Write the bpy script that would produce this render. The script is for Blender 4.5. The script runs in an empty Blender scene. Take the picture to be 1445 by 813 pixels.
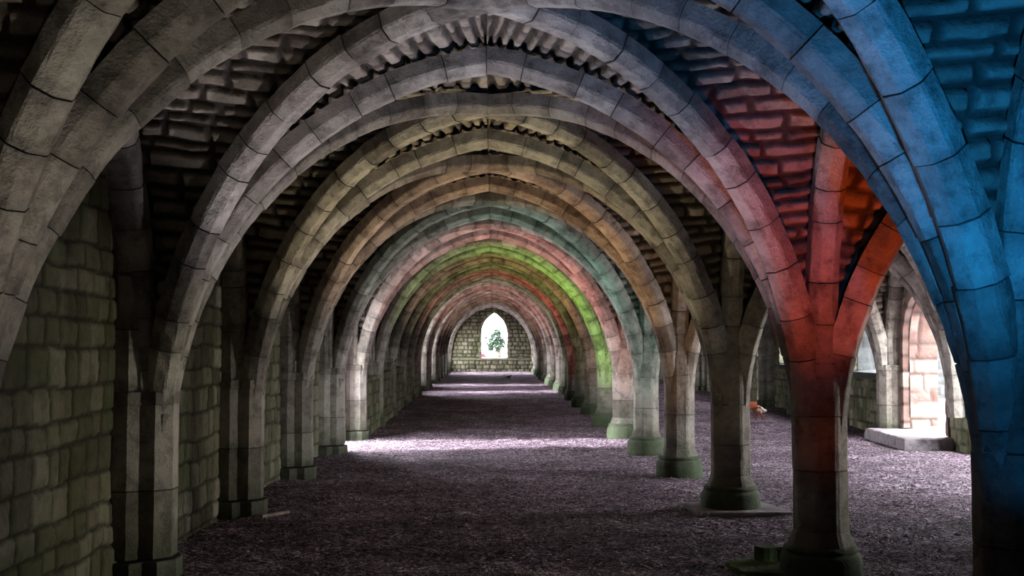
import bpy, math, random
import numpy as np

random.seed(7)
C = bpy.context.scene.collection
PI = math.pi

# ------------------------------------------------------------------ layout
CAMZ = 1.864
F_PX = 1700.0
BAY = 3.79
PX, LX = 2.725, -2.83           # freestanding pier line, left respond centre line
RX = 8.29                      # respond centre line on the window wall
XC, XC2 = (PX + LX) / 2, (PX + RX) / 2
WALL_L, WALL_R = -3.05, 8.5
K_END = 19
def Yk(k): return BAY * (1.65 + k)
Y_REAR, Y_END = Yk(-2), Yk(K_END)
def G(y): return float(np.interp(y, [27, 40, 78, 90], [0, .15, .33, .35]))

ORD = ['first', 'second', 'third', 'fourth', 'fifth', 'sixth', 'seventh', 'eighth', 'ninth', 'tenth', 'eleventh', 'twelfth',
       'thirteenth', 'fourteenth', 'fifteenth', 'sixteenth', 'seventeenth', 'eighteenth', 'nineteenth', 'twentieth', 'twenty-first', 'twenty-second']

# ------------------------------------------------------------------ helpers
def mesh_from(name, V, faces, attrs=None, smooth=False, mat=None):
    """faces: list of int arrays (n x 3 / n x 4) or lists of index tuples"""
    me = bpy.data.meshes.new(name)
    V = np.asarray(V, dtype=np.float32)
    loops, starts, pos = [], [], 0
    for f in faces:
        if isinstance(f, np.ndarray):
            if len(f) == 0: continue
            loops.append(f.reshape(-1)); n = f.shape[1]
            starts.append(pos + np.arange(len(f)) * n); pos += f.size
        else:
            loops.append(np.array(f)); starts.append(np.array([pos])); pos += len(f)
    L = np.concatenate(loops).astype(np.int32); S = np.concatenate(starts).astype(np.int32)
    me.vertices.add(len(V)); me.vertices.foreach_set('co', V.reshape(-1))
    me.loops.add(len(L)); me.loops.foreach_set('vertex_index', L)
    me.polygons.add(len(S)); me.polygons.foreach_set('loop_start', S)
    me.polygons.foreach_set('use_smooth', np.full(len(S), bool(smooth)))
    for k, a in (attrs or {}).items():
        at = me.attributes.new(k, 'FLOAT', 'POINT'); at.data.foreach_set('value', np.asarray(a, dtype=np.float32))
    me.update(calc_edges=True)
    me.validate()
    if mat: me.materials.append(mat)
    return me

def link(name, me, parent=None, loc=(0, 0, 0), rz=0):
    o = bpy.data.objects.new(name, me); C.objects.link(o)
    o.location = loc; o.rotation_euler = (0, 0, rz)
    if parent: o.parent = parent
    return o

def empty(name, loc=(0, 0, 0), rz=0):
    o = bpy.data.objects.new(name, None); C.objects.link(o)
    o.location = loc; o.rotation_euler = (0, 0, rz); o.empty_display_size = .2
    return o

def tag(o, label, cat, group=None, kind=None):
    o['label'] = label; o['category'] = cat
    if group: o['group'] = group
    if kind: o['kind'] = kind
    return o

def struct(o, label=None):
    o['kind'] = 'structure'
    if label: o['label'] = label
    return o

class Acc:
    """collects grids / rings of one mesh"""
    def __init__(s): s.V, s.F, s.T, s.M, s.n = [], [], [], [], 0
    def add(s, V, F, T=None, M=None):
        V = np.asarray(V, dtype=float).reshape(-1, 3)
        s.V.append(V)
        for f in F:
            s.F.append(f + s.n if isinstance(f, np.ndarray) else [i + s.n for i in f])
        s.T.append(np.full(len(V), .5) if T is None else np.broadcast_to(T, (len(V),)))
        s.M.append(np.zeros(len(V)) if M is None else np.broadcast_to(M, (len(V),)))
        s.n += len(V)
    def mesh(s, name, mat, smooth=False):
        return mesh_from(name, np.concatenate(s.V), s.F, {'tint': np.concatenate(s.T), 'mort': np.concatenate(s.M)}, smooth, mat)

def hash2(ix, iy, seed):
    h = (ix.astype(np.int64) * 374761393 + iy.astype(np.int64) * 668265263 + seed * 974634777) & 0xffffffff
    h = ((h ^ (h >> 13)) * 1274126177) & 0xffffffff
    h = (h ^ (h >> 16)) & 0xffffffff
    return h / 4294967295.0

def vn(x, y, seed=0):
    x0 = np.floor(x); y0 = np.floor(y); fx = x - x0; fy = y - y0
    fx = fx * fx * (3 - 2 * fx); fy = fy * fy * (3 - 2 * fy)
    a = hash2(x0, y0, seed); b = hash2(x0 + 1, y0, seed); c = hash2(x0, y0 + 1, seed); d = hash2(x0 + 1, y0 + 1, seed)
    return (a + (b - a) * fx) * (1 - fy) + (c + (d - c) * fx) * fy

def sstep(x, e):
    t = np.clip(x / e, 0, 1); return t * t * (3 - 2 * t)

def grid_faces(n, m, keep=None):
    idx = np.arange(n * m).reshape(n, m)
    f = np.stack([idx[:-1, :-1], idx[1:, :-1], idx[1:, 1:], idx[:-1, 1:]], -1).reshape(-1, 4)
    return f if keep is None else f[keep.reshape(-1)]

def stones(A, B, course, length, gap, rnd, seed):
    """masonry pattern over metric coordinates: A along the courses, B across. Returns height 0..1, stone tint, mortar"""
    rs = np.random.RandomState(seed)
    A = A + 11.0; B = B + 7.0
    A2 = A + .05 * (vn(A * 3.1, B * 3.1, seed) - .5) + .03 * (vn(A * 11, B * 11, seed + 5) - .5)
    B2 = B + .05 * (vn(A * 2.3, B * 2.3, seed + 1) - .5) * min(1, course[1] / .2) + .022 * (vn(A * 9, B * 9, seed + 6) - .5)
    lo, hi = B2.min() - .5, B2.max() + .5
    ed = [lo]
    while ed[-1] < hi: ed.append(ed[-1] + rs.uniform(*course))
    ed = np.array(ed)
    ci = np.clip(np.searchsorted(ed, B2) - 1, 0, len(ed) - 2)
    db = np.minimum(B2 - ed[ci], ed[ci + 1] - B2)
    da = np.zeros_like(A2); tint = np.zeros_like(A2); big = np.zeros_like(A2)
    alo, ahi = A2.min() - .5, A2.max() + .5
    for c in np.unique(ci):
        m = ci == c
        j = [alo - rs.uniform(0, length[1])]
        while j[-1] < ahi: j.append(j[-1] + rs.uniform(*length))
        j = np.array(j)
        k = np.clip(np.searchsorted(j, A2[m]) - 1, 0, len(j) - 2)
        da[m] = np.minimum(A2[m] - j[k], j[k + 1] - A2[m])
        tint[m] = rs.rand(len(j))[k]; big[m] = rs.rand(len(j))[k]
    f = sstep(da - gap * .5, rnd) * sstep(db - gap * .5, rnd)
    h = f * (.65 + .5 * big) + .30 * f * (vn(A * 14, B * 14, seed + 9) - .5) + .12 * (vn(A * 40, B * 40, seed + 3) - .5)
    return h, tint, 1 - f

def patch(acc, P, A, B, toward, course, length, gap, rnd, depth, seed, hole=None, wave=0.0, bias=0.0):
    """P (n,m,3) surface grid; displaced to the side of point 'toward'"""
    h, t, mo = stones(A, B, course, length, gap, rnd, seed)
    du = np.gradient(P, axis=0); dv = np.gradient(P, axis=1)
    N = np.cross(du, dv); N /= (np.linalg.norm(N, axis=-1, keepdims=True) + 1e-9)
    d = (np.asarray(toward) - P)
    s = np.sign((N * d).sum(-1, keepdims=True)); s[s == 0] = 1
    N = N * s
    disp = (h - bias) * depth + wave * (vn(A * 1.1, B * 1.1, seed + 17) - .5)
    Q = P + N * disp[..., None]
    n, m = A.shape
    keep = None
    if hole is not None:
        ctr = (P[:-1, :-1] + P[1:, 1:]) / 2
        keep = ~hole(ctr)
    acc.add(Q, [grid_faces(n, m, keep)], t.reshape(-1), mo.reshape(-1))

# ------------------------------------------------------------------ materials
def new_mat(name):
    m = bpy.data.materials.new(name); m.use_nodes = True
    nt = m.node_tree; nt.nodes.clear()
    out = nt.nodes.new('ShaderNodeOutputMaterial'); b = nt.nodes.new('ShaderNodeBsdfPrincipled')
    nt.links.new(b.outputs[0], out.inputs[0])
    b.inputs['Specular IOR Level'].default_value = .25
    return m, nt, b

def ramp(nt, src, stops):
    r = nt.nodes.new('ShaderNodeValToRGB')
    el = r.color_ramp.elements
    while len(el) < len(stops): el.new(.5)
    for e, (p, c) in zip(el, stops):
        e.position = p; e.color = (*c, 1)
    nt.links.new(src, r.inputs[0]); return r.outputs[0]

def noise(nt, vec, scale, detail=6, rough=.6):
    n = nt.nodes.new('ShaderNodeTexNoise'); n.inputs['Scale'].default_value = scale
    n.inputs['Detail'].default_value = detail; n.inputs['Roughness'].default_value = rough
    if vec is not None: nt.links.new(vec, n.inputs['Vector'])
    return n.outputs['Fac']

def mixc(nt, fac, a, b, mode='MIX'):
    n = nt.nodes.new('ShaderNodeMix'); n.data_type = 'RGBA'; n.blend_type = mode
    for s, v in ((n.inputs[0], fac), (n.inputs[6], a), (n.inputs[7], b)):
        if isinstance(v, (int, float)): s.default_value = v
        elif isinstance(v, tuple): s.default_value = (*v, 1)
        else: nt.links.new(v, s)
    return n.outputs[2]

def mth(nt, op, a, b=None, clamp=False):
    n = nt.nodes.new('ShaderNodeMath'); n.operation = op; n.use_clamp = clamp
    for s, v in ((n.inputs[0], a), (n.inputs[1], b)):
        if v is None: continue
        if isinstance(v, (int, float)): s.default_value = v
        else: nt.links.new(v, s)
    return n.outputs[0]

def attr(nt, name):
    n = nt.nodes.new('ShaderNodeAttribute'); n.attribute_name = name; return n.outputs['Fac']

def bump(nt, b, h, strength=.5, dist=.02):
    n = nt.nodes.new('ShaderNodeBump'); n.inputs['Strength'].default_value = strength; n.inputs['Distance'].default_value = dist
    nt.links.new(h, n.inputs['Height']); nt.links.new(n.outputs[0], b.inputs['Normal'])

def stone_mat(name, stops, mortar, moss=None, moss_z=(0, .5), algae=0.0, tint_w=.42, bump_s=.5, stain=(.05, .045, .04), stain_amt=.6):
    m, nt, b = new_mat(name)
    tc = nt.nodes.new('ShaderNodeTexCoord'); oc = tc.outputs['Object']
    oi = nt.nodes.new('ShaderNodeObjectInfo')
    ad = nt.nodes.new('ShaderNodeVectorMath'); ad.operation = 'ADD'
    cx = nt.nodes.new('ShaderNodeCombineXYZ'); nt.links.new(mth(nt, 'MULTIPLY', oi.outputs['Random'], 37.0), cx.inputs[0])
    nt.links.new(oc, ad.inputs[0]); nt.links.new(cx.outputs[0], ad.inputs[1]); v = ad.outputs[0]
    n1 = noise(nt, v, 2.2, 8, .65); n2 = noise(nt, v, 14, 6, .7); n3 = noise(nt, v, 60, 4, .6)
    t = attr(nt, 'tint')
    f = mth(nt, 'ADD', mth(nt, 'MULTIPLY', t, tint_w), mth(nt, 'ADD', mth(nt, 'MULTIPLY', n1, .38 + (.42 - tint_w)), mth(nt, 'MULTIPLY', n2, .24)))
    col = ramp(nt, f, stops)
    # dark lichen / soot blotches with a shape of their own
    sf = ramp(nt, noise(nt, v, 5.0, 9, .72), [(.48, (0, 0, 0)), (.66, (1, 1, 1))])
    col = mixc(nt, mth(nt, 'MULTIPLY', sf, stain_amt), col, stain)
    pf = ramp(nt, noise(nt, v, 9.0, 8, .7), [(.60, (0, 0, 0)), (.70, (1, 1, 1))])
    col = mixc(nt, mth(nt, 'MULTIPLY', pf, .28), col, (.46, .44, .40))
    if algae:
        af = ramp(nt, noise(nt, v, 1.3, 5, .6), [(.46, (0, 0, 0)), (.62, (1, 1, 1))])
        col = mixc(nt, mth(nt, 'MULTIPLY', af, algae), col, (.10, .13, .045))
    if moss:
        sp = nt.nodes.new('ShaderNodeSeparateXYZ'); nt.links.new(oc, sp.inputs[0])
        zz = mth(nt, 'ADD', sp.outputs[2], mth(nt, 'MULTIPLY', mth(nt, 'SUBTRACT', n1, .5), .5))
        mr = nt.nodes.new('ShaderNodeMapRange'); mr.inputs[1].default_value = moss_z[0]; mr.inputs[2].default_value = moss_z[1]
        mr.inputs[3].default_value = .9; mr.inputs[4].default_value = 0
        nt.links.new(zz, mr.inputs[0])
        col = mixc(nt, mr.outputs[0], col, mixc(nt, n2, tuple(c * .5 for c in moss), tuple(min(1, c * 1.5) for c in moss)))
    mo = attr(nt, 'mort')
    col = mixc(nt, mth(nt, 'MULTIPLY', mo, .85), col, mortar)
    nt.links.new(col, b.inputs['Base Color']); b.inputs['Roughness'].default_value = .88
    h = mth(nt, 'ADD', mth(nt, 'MULTIPLY', n2, .7), mth(nt, 'MULTIPLY', n3, .35))
    bump(nt, b, h, bump_s, .03)
    return m

RIB = stone_mat('rib_stone', [(.3, (.11, .095, .08)), (.5, (.36, .325, .28)), (.68, (.58, .54, .47))], (.02, .018, .016), bump_s=.95, stain_amt=.65, tint_w=.22)
PIER = stone_mat('pier_stone', [(.28, (.16, .14, .115)), (.5, (.38, .34, .29)), (.72, (.54, .50, .44))], (.02, .018, .016),
                 moss=(.06, .08, .04), moss_z=(.05, .75), bump_s=.9, stain_amt=.6, tint_w=.25)
BASE = stone_mat('mossy_base_stone', [(.28, (.045, .05, .035)), (.5, (.085, .10, .065)), (.75, (.19, .21, .155))], (.02, .02, .016),
                 moss=(.045, .065, .03), moss_z=(.05, .4), bump_s=.7)
RUBBLE = stone_mat('vault_rubble', [(.25, (.10, .08, .065)), (.5, (.27, .225, .18)), (.75, (.44, .39, .32))], (.022, .018, .016), bump_s=.7, stain_amt=.55)
ASHLAR = stone_mat('wall_ashlar', [(.25, (.085, .08, .05)), (.5, (.20, .185, .12)), (.75, (.35, .325, .24))], (.028, .026, .018), algae=.55, bump_s=.8)
WARM = stone_mat('doorway_stone', [(.25, (.11, .06, .045)), (.5, (.20, .135, .115)), (.75, (.31, .27, .23))], (.06, .04, .035), bump_s=.6, stain=(.35, .12, .10), stain_amt=.45)
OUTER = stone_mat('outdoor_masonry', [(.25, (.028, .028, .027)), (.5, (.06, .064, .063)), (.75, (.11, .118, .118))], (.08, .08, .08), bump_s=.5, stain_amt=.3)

def gravel_mat():
    m, nt, b = new_mat('gravel_floor')
    tc = nt.nodes.new('ShaderNodeTexCoord'); v = tc.outputs['Object']
    vo = nt.nodes.new('ShaderNodeTexVoronoi'); vo.inputs['Scale'].default_value = 42; nt.links.new(v, vo.inputs['Vector'])
    vo2 = nt.nodes.new('ShaderNodeTexVoronoi'); vo2.inputs['Scale'].default_value = 17; nt.links.new(v, vo2.inputs['Vector'])
    sep = nt.nodes.new('ShaderNodeSeparateColor'); nt.links.new(vo.outputs['Color'], sep.inputs[0])
    big = noise(nt, v, .9, 6, .65); mid = noise(nt, v, 5, 6, .7)
    f = mth(nt, 'ADD', mth(nt, 'MULTIPLY', sep.outputs[0], .55), mth(nt, 'SUBTRACT', mth(nt, 'ADD', mth(nt, 'MULTIPLY', big, .55), mth(nt, 'MULTIPLY', mid, .55)), .26))
    col = ramp(nt, f, [(.38, (.022, .012, .017)), (.58, (.13, .083, .110)), (.76, (.33, .23, .305)), (.9, (.74, .61, .72))])
    nt.links.new(col, b.inputs['Base Color']); b.inputs['Roughness'].default_value = .9
    h = mth(nt, 'ADD', mth(nt, 'MULTIPLY', vo.outputs['Distance'], -1.0), mth(nt, 'ADD', mth(nt, 'MULTIPLY', vo2.outputs['Distance'], -.8), mth(nt, 'MULTIPLY', mid, 1.6)))
    bump(nt, b, h, .9, .035)
    return m
GRAVEL = gravel_mat()

def plain_mat(name, c1, c2, scale=20, rough=.8, bs=.3):
    m, nt, b = new_mat(name)
    tc = nt.nodes.new('ShaderNodeTexCoord')
    n = noise(nt, tc.outputs['Object'], scale, 6, .65)
    nt.links.new(ramp(nt, n, [(.35, c1), (.65, c2)]), b.inputs['Base Color']); b.inputs['Roughness'].default_value = rough
    if bs: bump(nt, b, n, bs, .02)
    return m
PEBBLE = stone_mat('pebble_stone', [(.2, (.06, .045, .052)), (.5, (.17, .135, .155)), (.8, (.50, .45, .48))], (.02, .02, .02), bump_s=.3, stain_amt=.3)
FUR_RED = plain_mat('russet_fur', (.33, .075, .03), (.55, .16, .07), 30)
FUR_PALE = plain_mat('cream_fur', (.62, .50, .44), (.80, .70, .64), 40)
FEATHER = plain_mat('pigeon_feather', (.03, .03, .035), (.07, .07, .085), 60)
IRON = plain_mat('black_iron', (.015, .015, .017), (.03, .03, .032), 30, .5)
LAWN = plain_mat('court_gravel', (.20, .17, .18), (.30, .26, .28), 6)
LEAF = plain_mat('dark_leaf', (.004, .012, .006), (.012, .028, .012), 4, .7, 0)
PINK = plain_mat('red_leaf', (.10, .008, .025), (.18, .025, .05), 4, .7, 0)
BARK = plain_mat('bark', (.04, .03, .022), (.09, .07, .05), 12)
TIMBER = plain_mat('weathered_timber', (.20, .16, .13), (.36, .30, .26), 14)
SLAB_DARK = stone_mat('mossy_slab_stone', [(.25, (.03, .04, .025)), (.5, (.06, .08, .04)), (.75, (.14, .19, .09))], (.02, .02, .02), moss=(.09, .17, .04), moss_z=(0, .1), bump_s=.8)
SLAB = stone_mat('plinth_slab_stone', [(.25, (.16, .13, .14)), (.5, (.30, .26, .28)), (.75, (.42, .38, .40))], (.02, .02, .02), bump_s=.8)

# ------------------------------------------------------------------ arches
SPRING = 1.2
def arc_curve(d0, dm, apex, zs=None, top_centered=False, n=60):
    """half curve from springing (d0) to apex (dm) in the (distance, z) plane: points and outward normals"""
    if top_centered:
        half = dm - d0; rise = apex - SPRING
        zc = (apex + SPRING - half * half / rise) / 2
        R = apex - zc; dc = dm; zs = SPRING
    else:
        zs = zs or SPRING; rise = apex - zs; half = dm - d0
        R = (half * half + rise * rise) / (2 * half); dc = d0 + R; zc = zs
    def at(r, tail=False):
        RR = R + r
        a0 = PI - math.asin(max(-1, min(1, (zs - zc) / RR)))
        a1 = math.acos(max(-1, min(1, (dm - dc) / RR)))
        a = np.linspace(a0, a1, n)
        d = dc + RR * np.cos(a); z = zc + RR * np.sin(a)
        nx, nz = np.cos(a), np.sin(a)
        if zs > SPRING + .01:
            k = 14
            d = np.concatenate([np.full(k, d[0]), d]); z = np.concatenate([np.linspace(SPRING, zs, k, endpoint=False), z])
            nx = np.concatenate([np.full(k, -1.0), nx]); nz = np.concatenate([np.zeros(k), nz])
        if tail:
            k = 8; u = np.linspace(0, 1, k, endpoint=False)
            d = np.concatenate([d[0] - .05 * (1 - u), d]); z = np.concatenate([.62 + (z[0] - .62) * u, z])
            nx = np.concatenate([np.full(k, nx[0]), nx]); nz = np.concatenate([np.full(k, nz[0]), nz])
        return d, z, nx, nz
    return at
APEX = 4.17
CH = (PX - LX) / 2
c_T = arc_curve(.21, CH, APEX)
DLEN = math.hypot(CH, BAY / 2)
c_D = arc_curve(.21, DLEN, APEX, top_centered=True)
c_A = arc_curve(.21, BAY / 2, 4.28, zs=1.9)
CH2 = (RX - PX) / 2
DLEN2 = math.hypot(CH2, BAY / 2)
c_T2 = arc_curve(.21, CH2, APEX)
c_D2 = arc_curve(.21, DLEN2, APEX, top_centered=True)

def profile(hw=.126, ch=.08, top=.20):
    e = .014
    s = hw - ch
    return [(-s, 0), (s, 0), (s + e, .006), (hw - e * .6, ch - e), (hw, ch + e * .5), (hw, top), (-hw, top), (-hw, ch + e * .5), (-hw + e * .6, ch - e), (-s - e, .006)]

def arch_mesh(name, start, end, curve, rs, mat=RIB, prof=None, vlen=.38, step=.11):
    """whole rib from springer 'start' to springer 'end' (plan points), both halves meeting at the apex"""
    prof = np.array(prof or profile())
    start = np.array(start, float); end = np.array(end, float)
    L = np.linalg.norm(end - start); e = (end - start) / L
    d, z, nx, nz = curve(0.0, True)
    dd = np.concatenate([d, (L - d[::-1])[1:]]); zz = np.concatenate([z, z[::-1][1:]])
    nnx = np.concatenate([nx, -nx[::-1][1:]]); nnz = np.concatenate([nz, nz[::-1][1:]])
    m = len(d) - 1; nnx[m] = 0; nnz[m] = 1
    s = np.concatenate([[0], np.cumsum(np.hypot(np.diff(dd), np.diff(zz)))])
    tot = s[-1]; half = s[m]
    w = np.array([e[1], -e[0]])
    rings, tints, morts = [], [], []
    def ring(sv, off, lat, inset, t, mo, jit):
        D = np.interp(sv, s, dd); Z = np.interp(sv, s, zz); X = np.interp(sv, s, nnx); N = np.interp(sv, s, nnz)
        q = math.hypot(X, N); X /= q; N /= q
        u = prof[:, 0] * (1 - inset * 1.2) + lat + jit * rs.uniform(-1, 1, len(prof)); r = prof[:, 1] + off + inset * .2 * (prof[:, 1] < .15) + jit * rs.uniform(-1, 1, len(prof))
        x = start[0] + e[0] * (D + X * r) + w[0] * u; y = start[1] + e[1] * (D + X * r) + w[1] * u; zc = Z + N * r
        rings.append(np.stack([x, y, zc], -1)); tints.append(np.full(len(prof), t)); morts.append(np.full(len(prof), mo))
    cuts = [0.0]
    nv = max(2, int(round(half / vlen)))
    ed = np.linspace(0, half, nv + 1); ed[1:-1] += rs.uniform(-.06, .06, nv - 1)
    ed = np.concatenate([ed, (tot - ed[::-1])[1:]])
    ed[nv + 1:-1] += rs.uniform(-.05, .05, len(ed) - nv - 2)
    for a, b in zip(ed[:-1], ed[1:]):
        off, lat, t = rs.uniform(-.007, .007), rs.uniform(-.006, .006), rs.rand()
        g = .005
        ring(a + .001, off, lat, .06, t, .8, 0); ring(a + g, off, lat, 0, t, .25, .003); 
        k = max(1, int((b - a) / step))
        for q in np.linspace(a + g, b - g, k + 2)[1:-1]: ring(q, off, lat, 0, t, 0, .0035)
        ring(b - g, off, lat, 0, t, .25, .003); ring(b - .001, off, lat, .06, t, .8, 0)
    R = np.array(rings); n, p = R.shape[:2]
    idx = np.arange(n * p).reshape(n, p); nx_ = np.roll(idx, -1, axis=1)
    f = np.stack([idx[:-1], nx_[:-1], nx_[1:], idx[1:]], -1).reshape(-1, 4)
    return mesh_from(name, R.reshape(-1, 3), [f, list(idx[0][::-1]), list(idx[-1])],
                     {'tint': np.concatenate(tints), 'mort': np.concatenate(morts)}, False, mat)

# ------------------------------------------------------------------ prisms by courses (pier shafts)
def courses_mesh(name, poly, z0, z1, rs, mat, hmin=.42, hmax=.62, scale_at=None, jit=.0025, cap=True):
    poly = np.array(poly, float); p = len(poly)
    acc_r, T, M = [], [], []
    zs = [z0]
    while zs[-1] < z1 - hmin: zs.append(zs[-1] + rs.uniform(hmin, hmax))
    if len(zs) == 1: zs.append(z1)
    zs[-1] = z1
    def ring(z, off, sc, t, mo, j):
        s = sc * (scale_at(z) if scale_at else 1)
        q = poly * s + off + j * rs.uniform(-1, 1, poly.shape)
        acc_r.append(np.column_stack([q, np.full(p, z)])); T.append(np.full(p, t)); M.append(np.full(p, mo))
    for a, b in zip(zs[:-1], zs[1:]):
        off = rs.uniform(-.004, .004, 2); t = rs.rand(); g = .007
        ring(a + .001, off, .965, t, 1, 0); ring(a + g, off, 1, t, .3, jit)
        for q in np.linspace(a + g, b - g, max(2, int((b - a) / .12)))[1:-1]: ring(q, off, 1, t, 0, jit)
        ring(b - g, off, 1, t, .3, jit); ring(b - .001, off, .965, t, 1, 0)
    R = np.array(acc_r); n = len(R)
    idx = np.arange(n * p).reshape(n, p); nx_ = np.roll(idx, -1, axis=1)
    f = np.stack([idx[:-1], nx_[:-1], nx_[1:], idx[1:]], -1).reshape(-1, 4)
    F = [f] + ([list(idx[0][::-1]), list(idx[-1])] if cap else [])
    return mesh_from(name, R.reshape(-1, 3), F, {'tint': np.concatenate(T), 'mort': np.concatenate(M)}, False, mat)

def octagon(ap, bev=.018):
    R = ap / math.cos(PI / 8); pts = []
    for i in range(8):
        a = PI / 8 + i * PI / 4
        c = np.array([math.cos(a), math.sin(a)]) * R; tdir = np.array([-math.sin(a), math.cos(a)])
        pts.append(c * (1 - bev * .35 / R) - tdir * bev); pts.append(c * (1 - bev * .35 / R) + tdir * bev)
    return pts

def lathe_mesh(name, prof, mat, rs, seg=48, jit=.003):
    R, T = [], []
    a = np.arange(seg) / seg * 2 * PI
    lump = 1 + .012 * np.sin(a * 3 + rs.rand() * 6) + .008 * np.sin(a * 7 + rs.rand() * 6)
    for r, z in prof:
        rr = r * lump + jit * rs.uniform(-1, 1, seg)
        R.append(np.column_stack([rr * np.cos(a), rr * np.sin(a), z + jit * .6 * rs.uniform(-1, 1, seg)]))
    R = np.array(R); n = len(R); idx = np.arange(n * seg).reshape(n, seg); nx_ = np.roll(idx, -1, axis=1)
    f = np.stack([idx[:-1], nx_[:-1], nx_[1:], idx[1:]], -1).reshape(-1, 4)
    return mesh_from(name, R.reshape(-1, 3), [f, list(idx[0][::-1]), list(idx[-1])],
                     {'tint': np.full(n * seg, .5), 'mort': np.zeros(n * seg)}, True, mat)

def slab_mesh(name, outline, h, mat, rs, rings=10):
    """rough flat slab: outline (plan) with worn edges and an uneven top"""
    P = np.array(outline, float); dense = []
    for a, b in zip(P, np.roll(P, -1, axis=0)):
        k = max(2, int(np.linalg.norm(b - a) / .05))
        for t in np.arange(k) / k: dense.append(a + (b - a) * t)
    D = np.array(dense); D += rs.uniform(-.012, .012, D.shape); c = D.mean(0); n = len(D)
    V = []
    for sc, z in [(1.02, -.03), (1.01, h * .55), (.985, h * .9)]: V.append(np.column_stack([c + (D - c) * sc, np.full(n, z)]))
    for sc in np.linspace(.95, .04, rings):
        q = c + (D - c) * sc
        V.append(np.column_stack([q, h + .02 * (vn(q[:, 0] * 6 + 9, q[:, 1] * 6 + 9, 5) - .5)]))
    V = np.array(V); m = len(V); idx = np.arange(m * n).reshape(m, n); nx_ = np.roll(idx, -1, axis=1)
    f = np.stack([idx[:-1], nx_[:-1], nx_[1:], idx[1:]], -1).reshape(-1, 4)
    return mesh_from(name, V.reshape(-1, 3), [f, list(idx[-1])], {'tint': np.full(m * n, .5), 'mort': np.zeros(m * n)}, False, mat)

# ------------------------------------------------------------------ floor
def build_floor():
    ys = np.concatenate([np.arange(Y_REAR - .3, 7, .25), np.arange(7, 16, .05), np.arange(16, 30, .12), np.arange(30, Y_END + .4, .4)])
    xs = np.arange(-3.8, 9.35, .05)
    X, Y = np.meshgrid(xs, ys, indexing='ij')
    Z = np.vectorize(G)(Y)
    # shallow hollows and trodden ridges of the loose gravel
    Z = Z + .05 * (vn(X * .8 + 20, Y * .8 + 20, 3) - .5) + .035 * (vn(X * 2.7 + 20, Y * 2.7 + 20, 4) - .5) + .022 * (vn(X * 9 + 50, Y * 9 + 50, 8) - .5) - .012
    me = mesh_from('floor', np.stack([X, Y, Z], -1).reshape(-1, 3), [grid_faces(*X.shape)], None, True, GRAVEL)
    struct(link('floor', me), 'purplish loose gravel floor of the undercroft')
build_floor()
def floor_z(x, y):
    x = np.asarray(x, float); y = np.asarray(y, float)
    return (np.interp(y, [27, 40, 78, 90], [0, .15, .33, .35]) + .05 * (vn(x * .8 + 20, y * .8 + 20, 3) - .5) + .035 * (vn(x * 2.7 + 20, y * 2.7 + 20, 4) - .5)
            + .022 * (vn(x * 9 + 50, y * 9 + 50, 8) - .5) - .012)

def build_pebbles(n=26000):
    rs = np.random.RandomState(3)
    y = 8.5 + (rs.rand(n) ** 1.6) * 17; x = -3.2 + rs.rand(n) * 11.5
    r = rs.uniform(.006, .016, n) * (1 + (rs.rand(n) > .97) * 1.0)
    z = floor_z(x, y) + r * .25
    base = np.array([[1, 0, 0], [-1, 0, 0], [0, 1, 0], [0, -1, 0], [0, 0, 1], [0, 0, -1]], float)
    tri = np.array([[0, 2, 4], [2, 1, 4], [1, 3, 4], [3, 0, 4], [2, 0, 5], [1, 2, 5], [3, 1, 5], [0, 3, 5]])
    a = rs.rand(n) * 6.28; el = rs.uniform(.7, 1.7, n)
    V = np.repeat(base[None], n, 0) * r[:, None, None] * rs.uniform(.75, 1.25, (n, 6, 1))
    V[:, :, 0] *= el[:, None]; V[:, :, 2] *= .7
    ca, sa = np.cos(a)[:, None], np.sin(a)[:, None]
    xx = V[:, :, 0] * ca - V[:, :, 1] * sa; yy = V[:, :, 0] * sa + V[:, :, 1] * ca
    V = np.stack([xx + x[:, None], yy + y[:, None], V[:, :, 2] + z[:, None]], -1)
    F = (tri[None] + (np.arange(n) * 6)[:, None, None]).reshape(-1, 3)
    me = mesh_from('gravel', V.reshape(-1, 3), [F], {'tint': np.repeat(rs.rand(n), 6), 'mort': np.zeros(n * 6)}, False, PEBBLE)
    tag(link('gravel', me), 'loose purple-grey gravel chippings strewn over the floor', 'gravel', kind='stuff')
build_pebbles()

# ------------------------------------------------------------------ walls and openings
def pointed(cy, hw, sill, spring, top, n=14):
    """outline of a pointed opening as (along, z) points, from the foot of one jamb over the head to the other"""
    rise = top - spring
    R = (hw * hw + rise * rise) / (2 * hw)
    a1 = math.asin(min(1, rise / R))
    pts = [(cy - hw, sill)]
    for t in np.linspace(0, a1, n): pts.append((cy - hw + R - R * math.cos(t), spring + R * math.sin(t)))
    for t in np.linspace(a1, 0, n)[1:]: pts.append((cy + hw - R + R * math.cos(t), spring + R * math.sin(t)))
    pts.append((cy + hw, sill))
    return np.array(pts)

def inside(poly, a, z):
    r = np.zeros(a.shape, bool); n = len(poly)
    for i in range(n):
        x1, y1 = poly[i]; x2, y2 = poly[(i + 1) % n]
        c = ((y1 > z) != (y2 > z))
        xi = (x2 - x1) * (z - y1) / (y2 - y1 + 1e-12) + x1
        r ^= c & (a < xi)
    return r

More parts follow.
